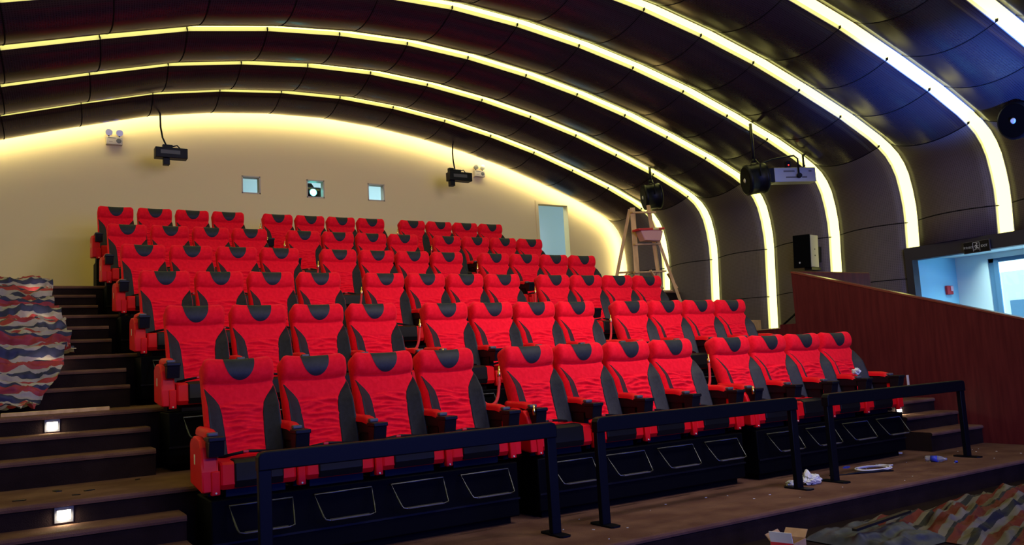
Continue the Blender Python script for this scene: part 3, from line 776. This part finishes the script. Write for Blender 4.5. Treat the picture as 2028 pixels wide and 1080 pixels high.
tag(MB().box(-.05, .05, -.025, .025, 0, .012).build('blue_scrap', BLUEP, loc=(6.25, -.72, -1.49), rz=.4), 'small blue scrap behind the last pair of rail posts', 'scrap')
random.seed(5)
for k in range(26):
    x = random.uniform(2.2, 8.5); y = random.uniform(-1.7, -.85); s = random.uniform(.004, .011)
    tag(MB().box(-s, s, -s*.5, s*.5, 0, .004).build('debris_scrap', PLASTW, loc=(x, y, -1.49), rz=k), 'tiny pale scrap of debris on the brown carpet platform', 'debris', 'tiny scraps on the platform')
for (x, y, s, where) in ((-1.2, .55, .05, 'longest, behind the others'), (-1.0, .35, .035, 'right of the long one'), (-1.45, .2, .04, 'at the left edge of the picture'), (-.62, .75, .02, 'near the seats'), (-1.1, .15, .025, 'nearest the step edge')):
    tag(MB().box(-s, s, -s*.4, s*.4, 0, .006).build('debris_scrap', BLK, loc=(x, y, FLZ[1]), rz=x*9), 'dark scrap on the wide left tread, '+where, 'debris', 'dark scraps on the left stairs')
tag(MB().box(-.42, .42, -.022, .022, 0, .035, .004).build('timber_batten', PINE, loc=(-1.15, 1.72, FLZ[2]), rz=-.03), 'pale timber batten lying on the left stairs below the tarpaulins', 'batten')
# tissue on an arm rest and pale post beside the last seat
def tissue():
    mb = MB(); bmesh.ops.create_icosphere(mb.bm, subdivisions=3, radius=.045)
    for v in mb.bm.verts: v.co = v.co*(1+.5*noise.noise(v.co*40)); v.co.z = v.co.z*.8+.03
    tag(mb.build('tissue', PLASTW, loc=(6.85, -.52, -.505)), 'crumpled white tissue on an armrest of the front right block', 'tissue')
tissue()
tag(MB().box(-.02, .02, -.004, .004, 0, .13, .002).build('pale_card', CREAMP, loc=(7.53, -.708, -.69)), 'narrow pale card stuck beside the cup holder of the last front seat', 'card')

# ------------------------------------------------------------------ ladder with tray
ld = empty('wooden_ladder', (8.95, 5.45, FLZ[4])); tag(ld, 'rough pine trestle ladder standing on the right rear steps', 'ladder')
H = 1.98
def stick(p, q, w1=.048, w2=.028, name='rail'):
    p, q = Vector(p), Vector(q); d = (q-p); Lh = d.length; R = d.to_track_quat('Z', 'Y').to_matrix()
    mb = MB(); mb.box(-w1, w1, -w2, w2, 0, Lh, rot=R, piv=(0, 0, 0))
    for v in mb.bm.verts: v.co += p
    return mb.build(name, PINE, ld)
stick((-.30, -.12, 0), (-.19, .0, H-.03), name='leg'); stick((.30, -.12, 0), (.22, .0, H+.04), .046, name='leg')
stick((-.58, .42, 0), (-.20, .07, H-.05), name='leg'); stick((.62, -.30, 0), (.24, .06, H-.05), name='leg')
for z, e in ((H-.13, .06), (1.22, .05), (.68, .10), (.30, .18)):
    t = z/H; a = -.30+.11*t; b = .30-.08*t
    stick((a-e, -.12*(1-t)-.035, z), (b+e+.05, -.12*(1-t)-.035, z+.03), .034, .014, name='rung')
for z in (.72, .32):
    stick((-.58+.48*z/H-.04, .42-.36*z/H, z), (.10, .30, z+.03), .034, .014, name='rung')
stick((.02, -.14, .72), (.30, -.14, .36), .028, .014, name='brace'); stick((.0, -.10, .30), (.16, -.10, .70), .028, .014, name='brace')
stick((-.50, .30, .35), (-.26, .2, .72), .028, .014, name='brace'); stick((.46, -.14, .66), (.66, -.14, .38), .028, .014, name='brace')
tr = empty('plastic_tray', (8.93, 5.27, FLZ[4]+1.27)); tag(tr, 'pink plastic tub with red rim resting on the ladder rung', 'tub')
mb = MB(); mb.prism([(-.28, .21), (.30, .21), (.22, 0), (-.17, 0)], 'y', -.13, .05, bev=.02); mb.build('tub_body', PINKP, tr)
MB().box(-.32, .32, -.15, .065, .20, .245, .01, rot=Rf(-4, 'Y')).build('rim', REDP, tr)
MB().box(.02, .16, -.155, -.15, .21, .25, rot=Rf(-4, 'Y')).build('paper_label', mat('yellow_print', (.7, .55, .2), .5), tr)
tag(MB().box(-.13, .13, -.12, .12, 0, .17, .004).build('carton', CARDB, loc=(9.54, 3.45, FLZ[3]), rz=.2), 'brown carton on the landing beside the light strip', 'box')

# ------------------------------------------------------------------ hanging devices
def drum_fan(loc, top, aim, label, rad=.275):
    t = empty('wind_machine', loc); a = Vector(aim).normalized()
    MB().lathe([(0, rad*.93), (.01, rad), (.06, rad), (.07, rad*.96), (.30, rad*.96), (.31, rad), (.36, rad), (.37, rad*.9)], -a*.185, a, 40).build('drum', BLK, t)
    MB().lathe([(0, rad*.90), (.006, rad*.88)], a*.186, a, 32).build('front_grille', BASEB, t)
    MB().lathe([(0, .045), (.014, .03)], a*.196, a, 16).build('hub_cap', WHITE, t)
    side = a.cross(Vector((0, 0, 1))).normalized()
    hh = top-loc[2]
    MB().tube([side*(rad+.01), side*(rad+.02)+Vector((0, 0, .2)), side*.1+Vector((0, 0, rad+.05)), -side*.1+Vector((0, 0, rad+.05)), -side*(rad+.02)+Vector((0, 0, .2)), -side*(rad+.01)], .013, 8).build('bracket', BLK, t)
    MB().cyl((0, 0, rad+.03), (0, 0, hh), .028, n=10).cyl((0, 0, rad+.02), (0, 0, rad+.09), .05, n=10).build('hanging_pole', BLK, t)
    tag(t, label, 'fan', 'black drum fans hung from the ceiling')
drum_fan((10.32, 6.62, 3.25), 3.93, (-.87, .45, -.08), 'black drum fan hanging above the wooden ladder')
drum_fan((9.98, 3.45, 2.90), 3.93, (-.85, .45, -.10), 'black drum fan hanging beside the silver machine')
drum_fan((11.14, -.60, 2.96), 3.55, (-.95, .2, -.1), 'black drum fan half out of view at the right edge')
sm = empty('snow_machine', (10.92, 3.42, 3.02)); sm.rotation_euler = (0, 0, radians(-22)); tag(sm, 'silver effects machine with black snout hung near the ceiling strip', 'effects machine')
MB().box(-.38, .44, -.10, .14, -.13, .14, .008).build('case', SILVER, sm)
MB().prism([(-.55, .12), (-.38, .14), (-.38, -.13), (-.50, -.13), (-.52, -.2)], 'y', -.09, .12).build('snout', BLK, sm)
MB().box(-.20, .02, -.103, -.10, .055, .085).box(-.16, .10, -.103, -.10, -.06, -.03).box(.16, .26, -.103, -.10, -.06, -.03).box(.30, .36, -.103, -.10, .055, .085).build('print', INK, sm)
br = MB().tube([(.09, -.125, -.03), (.09, -.125, .30), (.02, -.12, .36), (-.4, -.1, .30), (-.82, -.05, .16)], .016, 8); br.build('bracket', BLK, sm)
MB().lathe([(0, .05), (.03, .045)], (.09, -.13, -.02), (0, -1, 0), 16).build('knob', BLK, sm)
MB().box(-.10, -.02, -.05, .02, .14, .27).build('indicator_box', BLK, sm)
MB().lathe([(0, .014), (.008, .01)], (-.06, -.052, .2), (0, -1, 0), 10).build('indicator_lamp', mat('red_indicator', (.8, .02, .02), .4, emit=(1, .03, .02), es=3), sm)
MB().cyl((.3, .05, .14), (.3, .05, .52), .02, n=8).build('hanging_pole', BLK, sm)

def slot_machine(loc, topz, cord, label, flip):
    t = empty('bubble_machine', loc)
    MB().box(-.28, .27, -.10, .10, -.09, .10, .01).build('case', BLK, t)
    MB().box(-.19, .14, -.104, -.10, -.02, .05).build('front_vent', GREY, t)
    MB().box(*( (-.14, -.03) if not flip else (-.25, -.14)), -.06, .06, -.21, -.09, .006).build('nozzle', BLK, t)
    if flip: MB().box(-.26, -.15, -.05, .05, .10, .19, .006).build('vent_box', BLK, t)
    MB().box(-.15, .02, -.06, .05, .10, .16, .006).build('mount', BLK, t)
    MB().tube([(.02, 0, .14), (.10, -.02, .165), (.16, 0, .11)], .012, 6).tube([(p[0], p[1], p[2]) for p in cord], .016, 8).build('cable', BLK, t)
    tag(t, label, 'effects machine', 'black effects machines before the back wall')
slot_machine((1.01, 9.0, 3.98), 4.9, [(-.08, 0, .15), (-.14, .02, .30), (-.17, .03, .50), (-.17, .06, .70), (-.17, .1, 1.02)], 'black effects machine hanging by a cable at the left of back wall', False)
slot_machine((6.93, 9.0, 3.97), 4.9, [(-.10, 0, .15), (-.13, 0, .35), (-.13, .02, .55), (-.10, .05, .72), (-.08, .1, .82)], 'black effects machine hanging by a cable right of the projection windows', True)

def emergency_light(x, z, label):
    t = empty('emergency_light', (x, YB, z))
    MB().box(-.14, .14, -.09, 0, -.11, .04, .01).build('light_box', CREAMP, t)
    MB().lathe([(0, .045), (.005, .04)], (.075, -.091, -.035), (0, -1, 0), 16).build('speaker_grille', INK, t)
    MB().box(-.11, .02, -.093, -.09, .01, .022).box(-.09, -.03, -.093, -.09, -.06, -.054).build('print', INK, t)
    for s in (-1, 1):
        MB().cyl((s*.09, -.05, .04), (s*.09, -.05, .07), .014, n=8).build('lamp_stem', BLK, t)
        mb = MB(); mb.lathe([(0, .062), (.02, .058), (.05, .045), (.075, .02)], (s*.09, -.085, .12), (0, .95, .05), 20)
        mb.build('lamp_head', REFL, t)
    tag(t, label, 'emergency light', 'twin emergency lights')
emergency_light(.17, 4.43, 'twin head emergency light high on the left of the back wall')
emergency_light(7.98, 4.38, 'twin head emergency light right of the hanging effects machine')

# wall speaker
sp = empty('wall_speaker', (11.55, 3.72, 1.66)); tag(sp, 'tall black loudspeaker with pale side on the right wall', 'speaker')
sp.rotation_euler = (0, radians(3), radians(-80))
MB().box(-.20, .15, -.18, -.15, -.32, .31, .01).build('grille', BASEB, sp)
MB().box(-.20, .15, -.15, .14, -.31, .30, .01).build('cabinet', SPKS, sp)
MB().lathe([(0, .018), (.004, .016)], (-.07, -.181, -.22), (0, -1, 0), 12).build('badge', WHITE, sp)
for zz in (-.09, .03): MB().lathe([(0, .014), (.004, .012)], (.151, .0, zz), (1, 0, 0), 10).build('screw', BLK, sp)
MB().box(-.05, .1, -.05, .3, -.36, -.31).box(.0, .06, .14, .42, -.20, .1).build('wall_bracket', BLK, sp)

# added blue lamp and fixture, unseen on the hall floor, to tint the ceiling bands
wl = empty('added_wash_lamp', (8.3, -5.2, -1.70)); tag(wl, 'added unseen blue lamp on the floor aimed at the ceiling', 'lamp')
MB().box(-.14, .14, -.1, .1, 0, .03).build('added_lamp_base', BLK, wl)
MB().lathe([(0, .09), (.22, .11), (.24, .11)], (0, -.05, .12), (.25, .6, .75), 20).build('added_lamp_housing', BLK, wl)
sl = bpy.data.lights.new('added_wash_beam', 'SPOT'); sl.energy = ADDED_WASH; sl.color = (.05, .20, 1); sl.spot_size = radians(27); sl.spot_blend = 1; sl.shadow_soft_size = .12
so = bpy.data.objects.new('added_wash_beam', sl); col.objects.link(so); so.location = (8.4, -5.0, -1.35+Z0)
so.rotation_euler = (Vector((10.35, -.05, 3.85))-Vector((8.4, -5.0, -1.35))).to_track_quat('-Z', 'Y').to_euler()

# exit sign
es = empty('exit_sign', (11.90, .70, 1.20)); tag(es, 'black exit sign with running figure above the exit opening', 'sign')
MB().box(-.012, .012, -.215, .215, .005, .195, .004).build('sign_frame', GREY, es)
MB().box(-.016, -.010, -.205, .205, .014, .186).build('sign_face', BLK, es)
SIGNW = mat('sign_white', (.55, .60, .60), .5)
def text(s, y, z, size, parent, name):
    c = bpy.data.curves.new(name, 'FONT'); c.body = s; c.size = size; c.align_x = 'CENTER'; c.align_y = 'CENTER'; c.extrude = .001
    o = bpy.data.objects.new(name, c); col.objects.link(o); o.parent = parent
    o.matrix_local = Matrix(((0, 0, -1, -.0175), (-1, 0, 0, y), (0, 1, 0, z), (0, 0, 0, 1)))
    c.materials.append(SIGNW)
    bpy.context.view_layer.update()
    me = bpy.data.meshes.new_from_object(o.evaluated_get(bpy.context.evaluated_depsgraph_get())); me.name = name
    k = bpy.data.objects.new(name, me); col.objects.link(k); k.parent = parent; k.matrix_local = o.matrix_local
    if not me.materials: me.materials.append(SIGNW)
    bpy.data.objects.remove(o)
text('安全出口', .134, .10, .040, es, 'lettering'); text('EXIT', -.128, .10, .052, es, 'lettering')
mb = MB()
def sb(y0, y1, z0, z1, a=0): mb.box(-.018, -.016, y0, y1, z0, z1, rot=Matrix.Rotation(radians(a), 3, 'X'))
sb(.050, .056, .03, .175); sb(-.056, -.050, .03, .175); sb(-.056, .056, .169, .175)
mb.lathe([(0, .012), (.002, .012)], (-.016, -.012, .150), (-1, 0, 0), 12)
sb(-.014, .010, .085, .135, -20); sb(-.040, -.006, .118, .126, 25); sb(.004, .036, .112, .120, -30); sb(-.034, -.026, .05, .09, 20); sb(-.03, -.002, .078, .088, -20); sb(.006, .014, .055, .095, -35); sb(.014, .040, .05, .058, -10)
mb.build('running_figure', SIGNW, es)
al = empty('fire_alarm', (12.92, 1.86, .71)); tag(al, 'small red alarm box on the lobby wall', 'alarm')
MB().box(-.10, .08, -.05, 0, -.08, .08, .01).build('alarm_box', REDP, al)
MB().box(.0, .075, -.06, -.048, -.02, .07, .004).build('alarm_cover', mat('pink_cover', (.8, .45, .5), .3), al)
